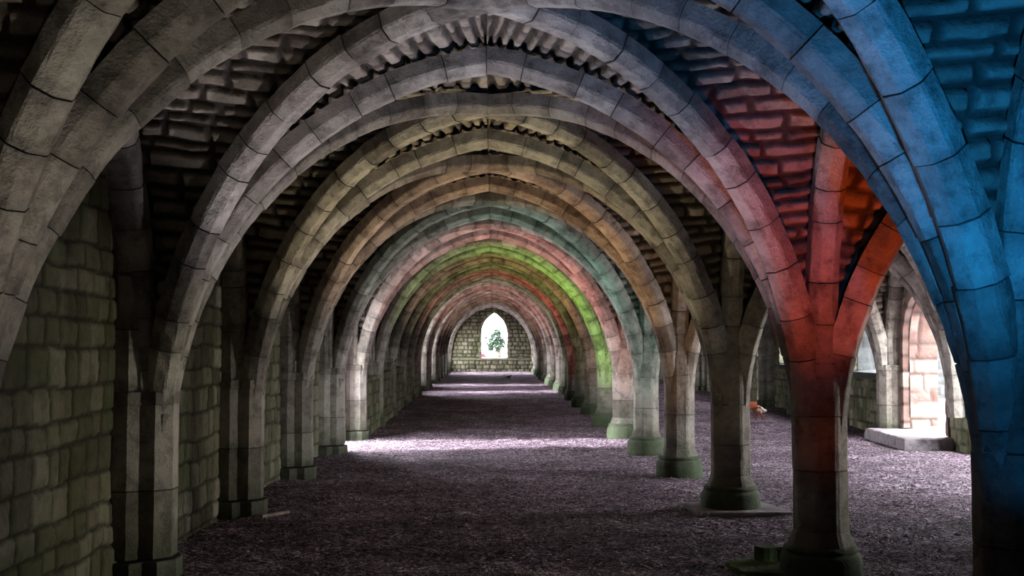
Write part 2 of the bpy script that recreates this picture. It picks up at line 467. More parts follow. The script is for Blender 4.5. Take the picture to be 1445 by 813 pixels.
# openings on the blank (garden) wall and on the window wall: (bay, kind, centre, half width, sill, spring, top)
LEFT_OPEN, RIGHT_OPEN = {}, {}
LEFT_OPEN[4] = ('door', 23.35, 1.25, -.05, 1.9, 2.75)
for k in (10, 12, 17, 18):
    g = G(Yk(k) + 1.9); LEFT_OPEN[k] = ('window', Yk(k) + 1.9, 1.15, .62 + g, 2.0 + g, 3.0 + g)
for k in range(1, 17):
    g = G(Yk(k) + 1.9); RIGHT_OPEN[k] = ('window', Yk(k) + 1.9, .78 if k < 9 else .5, 1.32 + g, 2.2 + g, 3.15 + g)
RIGHT_OPEN[4] = ('door', 23.62, 1.15, .22, 1.95, 2.98)
RIGHT_OPEN[8] = ('door', 37.75, .72, .12, 2.0, 2.85)
RIGHT_OPEN.pop(1)
RIGHT_OPEN[5] = ('window', 27.25, 1.05, 1.34, 2.1, 3.2)
for k in (2, 3): RIGHT_OPEN[k] = ('window', Yk(k) + 1.9, 1.55, .1, 2.0, 3.3)  # unseen side openings, widened to let more daylight in

def wall_run(name, x, opens, k0, k1, toward_x, fine, seed, mat):
    acc = Acc()
    for k in range(k0, k1):
        st = fine(k)
        y0, y1 = Yk(k), Yk(k + 1)
        ys = np.linspace(y0, y1, max(8, int((y1 - y0) / st))); zs = np.arange(-.12, 5.0, st)
        Y, Z = np.meshgrid(ys, zs, indexing='ij')
        P = np.stack([np.full_like(Y, x), Y, Z], -1)
        hole = None
        if k in opens:
            o = opens[k]; out = pointed(o[1], o[2] + .06, o[3] - .04, o[4], o[5] + .06)
            hole = lambda c, out=out: inside(out, c[..., 1], c[..., 2])
        patch(acc, P, Y, Z, (toward_x, (y0 + y1) / 2, 2), (.17, .29), (.20, .42), .010, .022, .024, seed + k, hole, .04)
    struct(link(name, acc.mesh(name, mat, True)), None)
wall_run('wall_left', WALL_L, LEFT_OPEN, -2, K_END, 50, lambda k: .022 if k in (0, 1) else (.03 if k in (-1, 2, 3) else .06), 100, ASHLAR)
wall_run('wall_right', WALL_R, RIGHT_OPEN, -2, K_END, -50, lambda k: .05 if 3 <= k <= 8 else .09, 200, ASHLAR)

def opening(name, o, x, sgn, depth, mat_face, mat_rev, rs, label, shadow_frame=True):
    """sgn +1: the outside lies towards +x.  frame ring on the wall face, masonry reveal, sill stone"""
    kind, cy, hw, sill, spring, top = o
    out = pointed(cy, hw, sill, spring, top)
    root = empty(name, (x, cy, sill)); struct(root, label)
    # dense outline
    D = [out[0]]
    for a, b in zip(out[:-1], out[1:]):
        k = max(1, int(np.linalg.norm(b - a) / .06))
        for t in range(1, k + 1): D.append(a + (b - a) * t / k)
    D = np.array(D); s = np.concatenate([[0], np.cumsum(np.linalg.norm(np.diff(D, axis=0), axis=1))])
    T = np.gradient(D, axis=0); T /= np.linalg.norm(T, axis=1, keepdims=True)
    Nn = np.column_stack([-T[:, 1], T[:, 0]])          # outwards from the opening
    if (Nn[0, 0] > 0): Nn = -Nn
    # frame of dressed stones round the edge
    fr = Acc(); pr = [(0.0, .16 * sgn), (0.0, -.035 * sgn), (.035, -.055 * sgn), (.17, -.055 * sgn), (.18, .05 * sgn)]
    n, p = len(D), len(pr)
    vb = np.floor(s / .34).astype(int); tt = rs.rand(vb.max() + 2)[vb]
    joint = np.abs((s / .34) - np.round(s / .34)) < .1
    V = np.zeros((n, p, 3))
    for j, (r, dx) in enumerate(pr):
        rr = r + np.where(joint, -.0, 0)
        V[:, j, 0] = dx * np.where(joint, .75, 1); V[:, j, 1] = D[:, 0] + Nn[:, 0] * rr - cy; V[:, j, 2] = D[:, 1] + Nn[:, 1] * rr - sill
    fr.add(V, [grid_faces(n, p)], np.repeat(tt, p), np.repeat(joint * .9, p))
    link('frame', fr.mesh('frame', mat_face), root)
    # reveal
    rv = Acc(); a = np.linspace(.10, depth, max(4, int(depth / .05)))
    S, A = np.meshgrid(s, a, indexing='ij')
    P = np.stack([sgn * A, np.repeat((D[:, 0] - cy)[:, None], len(a), 1), np.repeat((D[:, 1] - sill)[:, None], len(a), 1)], -1)
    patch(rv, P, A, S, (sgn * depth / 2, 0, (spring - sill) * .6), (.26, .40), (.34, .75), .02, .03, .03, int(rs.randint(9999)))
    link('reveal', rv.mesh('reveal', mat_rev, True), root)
    # sill / threshold block, sloping a little
    q = .05; w = hw + .04
    x0, x1 = (-.06 * sgn, depth * sgn)
    V = [(x0, -w, -.16), (x1, -w, -.16), (x1, w, -.16), (x0, w, -.16), (x0, -w, -.03), (x1, -w, .05), (x1, w, .05), (x0, w, -.03)]
    F = [[0, 3, 2, 1], [4, 5, 6, 7], [0, 1, 5, 4], [1, 2, 6, 5], [2, 3, 7, 6], [3, 0, 4, 7]]
    link('sill', mesh_from('sill', V, F, {'tint': np.full(8, .7), 'mort': np.zeros(8)}, False, mat_rev), root)
    return root

def portal(x, cy, z0, z1, w, sgn_in):
    L = bpy.data.lights.new('daylight_portal', 'AREA'); L.shape = 'RECTANGLE'; L.size = z1 - z0; L.size_y = w
    L.cycles.is_portal = True
    o = bpy.data.objects.new('daylight_portal', L); C.objects.link(o)
    o.location = (x, cy, (z0 + z1) / 2); o.rotation_euler = (0, PI / 2 if sgn_in < 0 else -PI / 2, 0)

rs0 = np.random.RandomState(11)
wn = dn = 1
for k, o in LEFT_OPEN.items():
    if o[0] == 'door': nm = 'door_%d' % dn; dn += 1
    else: nm = 'window_%d' % wn; wn += 1
    opening(nm, o, WALL_L, -1, .55, ASHLAR, ASHLAR, rs0, 'arched garden-side opening')
    portal(WALL_L - .62, o[1], o[3], o[5], o[2] * 2, +1)
for k, o in RIGHT_OPEN.items():
    if o[0] == 'door': nm = 'door_%d' % dn; dn += 1
    else: nm = 'window_%d' % wn; wn += 1
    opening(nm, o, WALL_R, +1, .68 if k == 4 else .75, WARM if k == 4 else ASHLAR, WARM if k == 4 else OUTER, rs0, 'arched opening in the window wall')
    portal(WALL_R + .85, o[1], o[3], o[5], o[2] * 2, -1)

# low masonry ledge along the foot of the dark wall in the rear bays
def ledge():
    acc = Acc()
    for k in range(5, K_END):
        if k in LEFT_OPEN: continue
        y0, y1 = Yk(k) + .2, Yk(k + 1) - .2; g = G(Yk(k) + 1.9)
        ys = np.arange(y0, y1, .05); s_ = np.concatenate([np.arange(-.1, 1.2, .045), 1.2 + np.arange(0, .46, .06)])
        Y, S_ = np.meshgrid(ys, s_, indexing='ij')
        X = np.where(S_ <= 1.2, -2.68, -2.68 - (S_ - 1.2)); Z = np.minimum(S_, 1.2) + g
        patch(acc, np.stack([X, Y, Z], -1), Y, S_, (5, (y0 + y1) / 2, 2.5), (.19, .29), (.22, .42), .010, .022, .022, 640 + k, None, .03)
    struct(link('wall_ledge', acc.mesh('wall_ledge', ASHLAR, True)))
ledge()

# end wall with its pointed window
gE = G(Y_END)
END_OPEN = ('window', .12, .84, 1.20, 2.75, 4.12)
def end_wall():
    acc = Acc()
    xs = np.arange(WALL_L - .3, WALL_R + .5, .05); zs = np.arange(-.1, 6.0, .05)
    X, Z = np.meshgrid(xs, zs, indexing='ij'); P = np.stack([X, np.full_like(X, Y_END), Z], -1)
    out = pointed(END_OPEN[1], END_OPEN[2] + .05, END_OPEN[3] - .04, END_OPEN[4], END_OPEN[5] + .05)
    patch(acc, P, X, Z, (0, 0, 2), (.19, .30), (.24, .5), .03, .04, .06, 300, lambda c: inside(out, c[..., 0], c[..., 2]), .05)
    struct(link('wall_end', acc.mesh('wall_end', ASHLAR, True)))
    # built along y, then turned
    o = ('window', 0, *END_OPEN[2:])
    r = opening('window_%d' % wn, (o[0], 0.0, o[2], o[3], o[4], o[5]), 0, +1, .7, ASHLAR, OUTER, rs0, 'bright pointed window at the far end of the aisle')
    r.location = (END_OPEN[1], Y_END, END_OPEN[3]); r.rotation_euler = (0, 0, PI / 2)
    V = []; n = 60; xs = np.linspace(WALL_L + .02, PX, n)
    pr = [(0, -.05), (-.09, -.04), (-.10, .05), (-.02, .09)]
    R = np.zeros((n, 4, 3))
    for j, (dy, dz) in enumerate(pr): R[:, j] = np.column_stack([xs, np.full(n, Y_END + dy - .03), 1.12 + dz + rs0.uniform(-.008, .008, n)])
    t = mesh_from('trim_1', R.reshape(-1, 3), [grid_faces(n, 4)], {'tint': np.full(n * 4, .6), 'mort': np.zeros(n * 4)}, False, ASHLAR)
    struct(link('trim_1', t))
    # rear wall behind the camera
    acc = Acc(); xs = np.arange(WALL_L - .3, WALL_R + .5, .2); zs = np.arange(-.1, 6.0, .2)
    X, Z = np.meshgrid(xs, zs, indexing='ij'); P = np.stack([X, np.full_like(X, Y_REAR), Z], -1)
    patch(acc, P, X, Z, (0, 50, 2), (.19, .30), (.24, .5), .03, .04, .05, 301)
    struct(link('wall_rear', acc.mesh('wall_rear', ASHLAR, True)))
end_wall()
L = bpy.data.lights.new('daylight_portal', 'AREA'); L.shape = 'RECTANGLE'; L.size = 1.7; L.size_y = 3.0; L.cycles.is_portal = True
po = bpy.data.objects.new('daylight_portal', L); C.objects.link(po); po.location = (.12, Y_END + .8, 2.66); po.rotation_euler = (-PI / 2, 0, 0)

# ------------------------------------------------------------------ vault webs (the ceiling), one mesh per bay
WEB_R = .255
def web_half(acc, cA, oA, eA, cB, oB, eB, res_t, res_s, seed, ctr, course=(.10, .18), length=(.20, .55)):
    """ruled web between curve A and curve B; o: plan origin, e: plan direction"""
    nt_ = max(12, int(4.3 / res_t))
    t = np.linspace(0, 1, nt_)
    def ev(c, o, e):
        d, z, _, _ = c(WEB_R)
        s = np.concatenate([[0], np.cumsum(np.hypot(np.diff(d), np.diff(z)))]); ss = t * s[-1]
        D = np.interp(ss, s, d); Z = np.interp(ss, s, z)
        return np.stack([o[0] + e[0] * D, o[1] + e[1] * D, Z], -1), ss
    b, sb = ev(cB, oB, eB)
    # courses run level: the other edge is cut at the same heights
    d, z, _, _ = cA(WEB_R); zt = SPRING + (b[:, 2] - b[0, 2]) / (b[-1, 2] - b[0, 2]) * (z[-1] - SPRING)
    sA = np.concatenate([[0], np.cumsum(np.hypot(np.diff(d), np.diff(z)))])
    sa = np.interp(zt, z, sA); D = np.interp(sa, sA, d)
    a = np.stack([oA[0] + eA[0] * D, oA[1] + eA[1] * D, zt], -1)
    ns = max(5, int(2.4 / res_s)); w = np.linspace(0, 1, ns)
    P = a[:, None] * (1 - w[None, :, None]) + b[:, None] * w[None, :, None]
    wid = np.linalg.norm(b - a, axis=1)
    Am = wid[:, None] * w[None]; Bm = sa[:, None] * (1 - w[None]) * .5 + sb[:, None] * w[None] * .5 + .5 * sa[:, None]* 0
    Bm = np.repeat(((sa + sb) / 2)[:, None], ns, 1)
    patch(acc, P, Am, Bm, ctr, course, length, .022, .034, .055, seed, None, .03, .7)

def web_bay(name, res, seed, right=False):
    """local frame: y from 0 to BAY"""
    acc = Acc()
    xl, xr = (LX, PX) if not right else (PX, RX)
    xm = (xl + xr) / 2
    cT, cD, ch = (c_T, c_D, CH) if not right else (c_T2, c_D2, CH2)
    q = 0
    for xo, sx in ((xl, 1), (xr, -1)):
        for yo, sy in ((0, 1), (BAY, -1)):
            dl = math.hypot(ch, BAY / 2); e = (sx * ch / dl, sy * BAY / 2 / dl)
            wx = xo + (-.13 if (not right and sx == 1) else (.10 if right and sx == -1 else 0))
            web_half(acc, cT, (xo, yo), (sx, 0), cD, (xo, yo), e, res[0], res[1], seed + q, (xm, BAY / 2, 1.5)); q += 1
            web_half(acc, c_A, (wx, yo), (0, sy), cD, (xo, yo), e, res[0], res[1], seed + q, (xm, BAY / 2, 1.5)); q += 1
    return acc.mesh(name, RUBBLE, True)

near_webs = {-1: web_bay('ceiling', (.018, .03), 500), 0: web_bay('ceiling', (.013, .022), 520), 1: web_bay('ceiling', (.014, .024), 540), 2: web_bay('ceiling', (.018, .03), 560)}
mid_web = [web_bay('ceiling', (.028, .045), 600 + 20 * i) for i in range(2)]
far_web = [web_bay('ceiling', (.045, .09), 700)]
right_web = [web_bay('ceiling', (.03, .05), 800, True), web_bay('ceiling', (.05, .09), 830, True)]
for k in range(-2, K_END):
    me = near_webs.get(k) or (mid_web[k % 2] if k < 8 else far_web[0])
    if k == -2: me = far_web[0]
    struct(link('ceiling', me, None, (0, Yk(k), G(Yk(k) + 1.9))))
    struct(link('ceiling', right_web[0] if -1 <= k <= 4 else right_web[1], None, (0, Yk(k), G(Yk(k) + 1.9))))

# unseen boxes added above the vault and behind the walls to block sky light
def box_mesh(name, a, b, mat):
    x0, y0, z0 = a; x1, y1, z1 = b
    V = [(x0, y0, z0), (x1, y0, z0), (x1, y1, z0), (x0, y1, z0), (x0, y0, z1), (x1, y0, z1), (x1, y1, z1), (x0, y1, z1)]
    F = [[0, 3, 2, 1], [4, 5, 6, 7], [0, 1, 5, 4], [1, 2, 6, 5], [2, 3, 7, 6], [3, 0, 4, 7]]
    return mesh_from(name, V, F, {'tint': np.full(8, .5), 'mort': np.zeros(8)}, False, mat)
struct(link('roof_sky_blocker', box_mesh('roof_sky_blocker', (-4.0, Y_REAR - .4, 5.05), (9.5, Y_END + .4, 5.4), OUTER)))
struct(link('upper_garden_sun_blocker', box_mesh('upper_garden_sun_blocker', (-4.0, Y_REAR - .4, 3.45), (-3.2, Y_END + .4, 9.0), OUTER)))  # unseen wall raised to keep the low sun off the court wall
struct(link('upper_court_sky_blocker', box_mesh('upper_court_sky_blocker', (8.62, Y_REAR - .4, 3.65), (9.0, Y_END + .4, 5.05), OUTER)))
struct(link('wall_rear_outside', box_mesh('wall_rear_outside', (-4, Y_REAR - .6, -.2), (9.5, Y_REAR - .15, 5.2), OUTER)))
# outer faces of the long walls between the openings, from the ground up
def pier_boxes(name, x0, x1, opens, ztop):
    acc = Acc(); y = Y_REAR - .4
    segs = sorted((o[1] - o[2] - .05, o[1] + o[2] + .05, o[3] - .1, o[5] + .08) for o in opens.values())
    def bx(a, b):
        (x0, y0, z0), (x1, y1, z1) = a, b
        V = [(x0, y0, z0), (x1, y0, z0), (x1, y1, z0), (x0, y1, z0), (x0, y0, z1), (x1, y0, z1), (x1, y1, z1), (x0, y1, z1)]
        acc.add(V, [[0, 3, 2, 1], [4, 5, 6, 7], [0, 1, 5, 4], [1, 2, 6, 5], [2, 3, 7, 6], [3, 0, 4, 7]])
    for a, b, zs, zt in segs:
        bx((x0, y, -.3), (x1, a, ztop)); bx((x0, a, -.3), (x1, b, zs)); bx((x0, a, zt), (x1, b, ztop)); y = b
    bx((x0, y, -.3), (x1, Y_END + .4, ztop))
    struct(link(name, acc.mesh(name, OUTER)))
pier_boxes('wall_left_core', -3.6, -3.18, LEFT_OPEN, 3.5)
pier_boxes('wall_right_core', 8.62, 8.98, RIGHT_OPEN, 3.7)

# ------------------------------------------------------------------ piers
PCOL = {0: 'blue-lit', 1: 'dark red-lit', 2: 'olive-grey', 3: 'amber-brown', 4: 'teal-grey', 5: 'rust-red', 6: 'bright green-lit', 7: 'orange-brown'}
def pier(k):
    rs = np.random.RandomState(900 + k)
    y = Yk(k); z = G(y) - (.06 if k == 1 else 0)
    r = empty('stone_pier', (PX, y, z))
    oct_ = octagon(.213)
    def sc(h): return 1 if h < 1.75 else max(.35, 1 - (h - 1.75) * .55)
    link('shaft', courses_mesh('shaft', oct_, .34, 3.1, rs, PIER, scale_at=sc), r)
    link('foot', courses_mesh('foot', octagon(.213), .27, .42, rs, PIER, .2, .3, scale_at=lambda h: 1 + max(0, (.42 - h)) * 1.7), r)
    link('drum', lathe_mesh('drum', [(.335, -.06), (.34, .03), (.335, .16), (.33, .205), (.318, .228), (.30, .238), (.296, .25), (.306, .262), (.30, .285), (.275, .297), (.2, .30)], BASE, rs), r)
    if k in PCOL: lab = {0: 'huge blue-lit octagonal stone pier at the edge of the view, fanning into ribs', 1: 'dark red-lit octagonal pier on a mossy drum beside a mossy ground slab',
                         2: 'olive-grey octagonal pier on a green drum above a square stone slab', 3: 'amber-brown octagonal pier, the first one behind the pier with the square slab',
                         4: 'teal-grey octagonal pier between the amber-brown pier and the rust-red pier', 5: 'rust-red octagonal pier between the teal pier and the bright green pier',
                         6: 'octagonal pier glowing bright green down one side', 7: 'orange-brown octagonal pier directly behind the bright green pier'}[k]
    else: lab = '%s octagonal pier behind the bright green pier in the central row' % ORD[k - 7]
    if k == -1: lab = 'octagonal pier in front of the huge blue-lit pier'
    tag(r, lab, 'pier', 'freestanding piers of the central row')
    return r
for k in range(0, K_END):
    p = pier(k)
rsS = np.random.RandomState(77)
tag(link('ground_slab', slab_mesh('ground_slab', [(-.44, -.50), (.60, -.46), (.46, .42), (-.50, .40)], .045, SLAB, rsS), None, (PX + .02, Yk(2), floor_z(PX, Yk(2)).item() + .0)),
    'pale square stone slab under the olive-grey pier', 'slab')
tag(link('ground_slab', slab_mesh('ground_slab', [(-.36, -.25), (.05, -.30), (.1, .30), (-.2, .42), (-.42, .2)], .05, SLAB_DARK, rsS), None, (PX - .32, Yk(1) + .12, floor_z(PX - .32, Yk(1)).item())),
    'dark mossy slab sunk in the gravel beside the dark red-lit pier', 'slab')
blk = slab_mesh('stone_block', [(-.10, -.08), (.10, -.09), (.09, .09), (-.11, .08)], .17, SLAB_DARK, rsS)
tag(link('stone_block', blk, None, (PX - .34, Yk(1) + .42, floor_z(PX - .34, Yk(1) + .42).item()), .3), 'small green mossy stone block behind the dark red-lit pier', 'stone')

def respond_polys(s):
    sh = [(-.45, -.29), (-.10, -.29), (-.01, -.215), (.10, -.215), (.215, -.09), (.215, .09), (.10, .215), (-.01, .215), (-.10, .29), (-.45, .29)]
    up = [(-.45, -.27), (-.10, -.27), (-.02, -.18), (-.02, .18), (-.10, .27), (-.45, .27)]
    if s < 0: sh = [(-x, y) for x, y in sh][::-1]; up = [(-x, y) for x, y in up][::-1]
    return sh, up
def scaled(poly, k, keep_back=True, s=1):
    out = []
    for x, y in poly:
        if abs(x) > .4: out.append((x, y * k))
        else: out.append((x + (k - 1) * .3 * s, y * k))
    return out
def respond(k, side):
    rs = np.random.RandomState(1200 + k * 3 + (side < 0))
    y = Yk(k); z = G(y); s = 1 if side < 0 else -1
    x = LX if side < 0 else RX
    r = empty('wall_shaft', (x, y, z))
    sh, up = respond_polys(s)
    link('shaft', courses_mesh('shaft', sh, .16, 1.42, rs, PIER), r)
    link('upper_pilaster', courses_mesh('upper_pilaster', up, 1.5, 3.3, rs, RIB), r)
    link('impost', courses_mesh('impost', scaled(sh, 1.035, s=s), 1.40, 1.51, rs, RIB, .2, .3), r)
    link('base', courses_mesh('base', scaled(sh, 1.15, s=s), -.08, .15, rs, PIER, .3, .4, scale_at=lambda h: 1), r)
    where = 'against the dark masonry wall' if side < 0 else 'against the window wall'
    if side < 0:
        lab = '%s half-octagonal wall shaft from the front %s' % (ORD[k], where) if k > 0 else 'half-octagonal wall shaft at the very edge of view against the dark wall'
        if k == 4: lab = 'half-octagonal wall shaft just in front of the sunlit garden doorway'
        if k == 5: lab = 'mossy pale half-octagonal wall shaft just behind the sunlit garden doorway'
    else:
        lab = '%s half-octagonal shaft against the window wall, counted from the red-stone doorway' % ORD[k - 5]
    tag(r, lab, 'pier', 'half piers along the dark wall' if side < 0 else 'half piers along the window wall')
for k in range(0, K_END): respond(k, -1)
for k in range(5, 13): respond(k, +1)

# ------------------------------------------------------------------ ribs
def rv(seed): return np.random.RandomState(seed)
T_var = [arch_mesh('cross_arch', (LX, 0), (PX, 0), c_T, rv(20 + i)) for i in range(4)]
D1_var = [arch_mesh('diagonal_arch', (PX, 0), (LX, BAY), c_D, rv(30 + i)) for i in range(3)]
D2_var = [arch_mesh('diagonal_arch', (LX, 0), (PX, BAY), c_D, rv(40 + i)) for i in range(3)]
A_var = [arch_mesh('arcade_arch', (PX, 0), (PX, BAY), c_A, rv(50 + i)) for i in range(2)]
W_var = [arch_mesh('wall_arch', (-2.96, 0), (-2.96, BAY), c_A, rv(60 + i), prof=profile(.17, .06)) for i in range(2)]
T2_var = [arch_mesh('cross_arch', (PX, 0), (RX, 0), c_T2, rv(70 + i)) for i in range(2)]
D3_var = [arch_mesh('diagonal_arch', (PX, 0), (RX, BAY), c_D2, rv(80 + i)) for i in range(2)]
D4_var = [arch_mesh('diagonal_arch', (RX, 0), (PX, BAY), c_D2, rv(90 + i)) for i in range(2)]
W2_var = [arch_mesh('wall_arch', (RX + .12, 0), (RX + .12, BAY), c_A, rv(95 + i), prof=profile(.21, .06)) for i in range(2)]
def pname(k):
    return {0: 'the huge blue-lit pier', 1: 'the dark red-lit pier', 2: 'the olive-grey pier', 3: 'the amber-brown pier', 4: 'the teal-grey pier', 5: 'the rust-red pier', 6: 'the bright green pier'}.get(k)
for k in range(-1, K_END + 1):
    y = Yk(k); g = G(y); gm = G(y + BAY / 2)
    if k >= 0:
        y_ = y - (.16 if k == K_END else 0)
        o = link('cross_arch', T_var[k % 4], None, (0, y_, g))
        tag(o, ('pointed cross arch spanning from the dark wall to ' + pname(k)) if pname(k) else '%s pointed cross arch behind the bright green pier, spanning the main aisle' % ORD[k - 7], 'arch', 'pointed cross arches of the main aisle')
    if k == K_END: break
    n0 = pname(k) if k >= 0 else None
    o = link('diagonal_arch', D1_var[k % 3], None, (0, y, gm))
    lab = ('rounded diagonal rib rising from %s back to the dark wall' % n0) if n0 else '%s diagonal rib behind the bright green pier, rising from central row to wall' % ORD[max(0, k - 7)]
    if k == -1: lab = 'rounded diagonal rib ending at the dark wall in front of the first cross arch'
    tag(o, lab, 'rib', 'diagonal ribs of the main aisle')
    o = link('diagonal_arch', D2_var[k % 3], None, (0, y, gm))
    n1 = pname(k + 1)
    lab = ('rounded diagonal rib rising from the dark wall back to %s' % n1) if n1 else '%s diagonal rib behind the bright green pier, rising from wall to central row' % ORD[max(0, k - 6)]
    tag(o, lab, 'rib', 'diagonal ribs of the main aisle')
    if k >= -1:
        o = link('arcade_arch', A_var[k % 2], None, (0, y, gm))
        lab = 'steep blue-lit lengthwise rib rising from the huge blue-lit pier towards the viewer' if k == -1 else ('steep arch joining %s and %s lengthwise' % (pname(k), pname(k + 1))) if pname(k + 1) else '%s steep lengthwise arch of the central row behind the bright green pier' % ORD[k - 6]
        tag(o, lab, 'arch', 'lengthwise arches of the central row')
    if k >= 0:
        o = link('wall_arch', W_var[k % 2], None, (0, y, gm))
        lab = '%s steep wall arch along the dark wall, counted from the front' % ORD[k]
        if k == 4: lab = 'steep wall arch over the sunlit garden doorway'
        tag(o, lab, 'arch', 'wall arches along the dark wall')
tag(link('diagonal_arch', D4_var[0], None, (0, Yk(-1), 0)), 'rounded diagonal rib rising from the window wall back to the huge blue-lit pier', 'rib', 'diagonal ribs of the side aisle')
for k in range(0, 8):
    y = Yk(k); g = G(y); gm = G(y + BAY / 2)
    o = link('cross_arch', T2_var[k % 2], None, (0, y, g))
    tag(o, 'pointed cross arch spanning from %s to the window wall' % (pname(k) or 'the orange-brown pier'), 'arch', 'pointed cross arches of the side aisle')
    o = link('diagonal_arch', D3_var[k % 2], None, (0, y, gm))
    tag(o, 'rounded diagonal rib rising from %s back to the window wall' % (pname(k) or 'the orange-brown pier'), 'rib', 'diagonal ribs of the side aisle')
    o = link('diagonal_arch', D4_var[k % 2], None, (0, y, gm))
    tag(o, 'rounded diagonal rib rising from the window wall back to %s' % (pname(k + 1) or {7: 'the orange-brown pier', 8: 'the pier behind the orange-brown one'}[k + 1]), 'rib', 'diagonal ribs of the side aisle')
    if k >= 4:
        o = link('wall_arch', W2_var[k % 2], None, (0, y, gm))
        tag(o, {4: 'wall arch on the window wall over the red-stone doorway'}.get(k, '%s wall arch on the window wall behind the red-stone doorway' % ORD[max(0, k - 5)]), 'arch', 'wall arches along the window wall')

# ------------------------------------------------------------------ small things
tag(link('doorstep', slab_mesh('doorstep', [(-.75, -1.5), (.35, -1.45), (.35, 1.45), (-.55, 1.5)], .2, SLAB, rsS), None, (8.3, 23.55, -.0)),
    'worn pale stone doorstep below the red-stone doorway', 'step')
tag(link('timber_stick', box_mesh('timber_stick', (-.22, -.022, 0), (.22, .022, .03), TIMBER), None, (-2.44, Yk(2) - .16, floor_z(-2.44, Yk(2) - .16).item() + .01), 1.0),
    'short broken timber batten lying at the foot of the wall shaft', 'stick')

def skin_body(name, verts, edges, radii, mat, parent=None, levels=2, root=0):
    me = bpy.data.meshes.new(name); me.from_pydata(verts, edges, []); me.update()
    o = bpy.data.objects.new(name, me); C.objects.link(o)
    me.materials.append(mat)
    m = o.modifiers.new('skin', 'SKIN'); m.use_smooth_shade = True
    for i, r in enumerate(radii):
        sv = me.skin_vertices[0].data[i]; sv.radius = (r, r) if not isinstance(r, tuple) else r
        sv.use_root = i == root
    s = o.modifiers.new('smooth', 'SUBSURF'); s.levels = levels; s.render_levels = levels
    if parent: o.parent = parent
    return o

def dog(loc, rz):
    """walking setter-like dog, facing -x locally, about 0.55 m at the withers"""
    r = empty('dog', loc, rz)
    V = [(.0, 0, .43), (-.18, 0, .42), (-.34, 0, .42), (-.46, 0, .45), (-.57, 0, .52), (-.66, 0, .58), (-.76, 0, .565), (-.83, 0, .545),   # spine to muzzle 0..7
         (.10, 0, .44),                                                                                                                   # rump 8
         (.09, .07, .36), (.05, .085, .25), (.13, .085, .14), (.10, .085, .03), (.06, .085, .02),                                         # hind leg a 9..13
         (.11, -.07, .36), (.14, -.085, .26), (.24, -.085, .15), (.25, -.085, .03), (.21, -.085, .02),                                    # hind leg b 14..18
         (-.40, .07, .34), (-.38, .08, .22), (-.41, .08, .12), (-.41, .08, .03), (-.45, .08, .02),                                        # fore leg a 19..23
         (-.42, -.07, .34), (-.47, -.08, .23), (-.50, -.08, .12), (-.54, -.08, .03), (-.58, -.08, .02),                                   # fore leg b 24..28
         (-.64, .065, .60), (-.62, .085, .52), (-.64, -.065, .60), (-.62, -.085, .52)]                                                     # ears
    E = [(0, 1), (1, 2), (2, 3), (3, 4), (4, 5), (5, 6), (6, 7), (0, 8), (8, 9), (9, 10), (10, 11), (11, 12), (12, 13), (8, 14), (14, 15), (15, 16), (16, 17), (17, 18),
         (2, 19), (19, 20), (20, 21), (21, 22), (22, 23), (2, 24), (24, 25), (25, 26), (26, 27), (27, 28), (5, 29), (29, 30), (5, 31), (31, 32)]
    R = [.105, .115, .125, .10, .075, .075, .045, .03, .095, .075, .05, .026, .02, .02, .075, .05, .026, .02, .02,
         .055, .035, .024, .02, .02, .055, .035, .024, .02, .02, .025, .02, .025, .02]
    skin_body('body', V, E, R, FUR_RED, r)
    T = [(.12, 0, .42), (.18, 0, .36), (.25, 0, .30), (.33, 0, .25), (.40, 0, .29)]
    skin_body('tail', T, [(0, 1), (1, 2), (2, 3), (3, 4)], [.035, .055, .075, .065, .02], FUR_PALE, r)
    H = [(.12, -.03, .33), (.18, -.04, .27), (.24, -.04, .20)]
    skin_body('breeches', H, [(0, 1), (1, 2)], [.06, .055, .03], FUR_PALE, r)
    tag(r, 'russet setter with a bushy cream tail walking behind the olive-grey pier', 'dog')
dx, dy = 6.66, 30.8
dog((dx, dy, floor_z(dx, dy).item() - .0), 0)
bpy.data.objects['dog'].scale = (.9, .9, .9)

def pigeon(loc, rz, label):
    r = empty('pigeon', loc, rz)
    skin_body('body', [(0, 0, .11), (-.07, 0, .12), (-.10, 0, .17), (-.115, 0, .20), (-.15, 0, .195), (.10, 0, .10), (.19, 0, .085), (.0, .03, .05), (.0, .035, .0), (.0, -.03, .05), (.0, -.035, .0)],
              [(0, 1), (1, 2), (2, 3), (3, 4), (0, 5), (5, 6), (0, 7), (7, 8), (0, 9), (9, 10)], [.06, .055, .03, .028, .006, .045, (.03, .012), .012, .006, .012, .006], FEATHER, r)
    tag(r, label, 'bird')
pigeon((.85, 62.5, G(62.5)), PI * .92, 'small dark pigeon standing on the sunlit gravel far down the aisle')

# ------------------------------------------------------------------ outdoors
def ground():
    V = [(-60, -40, -.06), (90, -40, -.06), (90, 190, -.06), (-60, 190, -.06)]
    struct(link('ground_outside', mesh_from('ground_outside', V, [[0, 1, 2, 3]], None, False, LAWN)))
    acc = Acc(); ys = np.arange(14, 110, .14); zs = np.arange(-.1, 4.6, .07)
    Y, Z = np.meshgrid(ys, zs, indexing='ij'); P = np.stack([np.full_like(Y, 17.0), Y, Z], -1)
    patch(acc, P, Y, Z, (-50, 40, 2), (.26, .42), (.35, .8), .03, .03, .03, 404)
    struct(link('wall_court', acc.mesh('wall_court', OUTER, True)), 'pale court wall seen through the window openings')
ground()

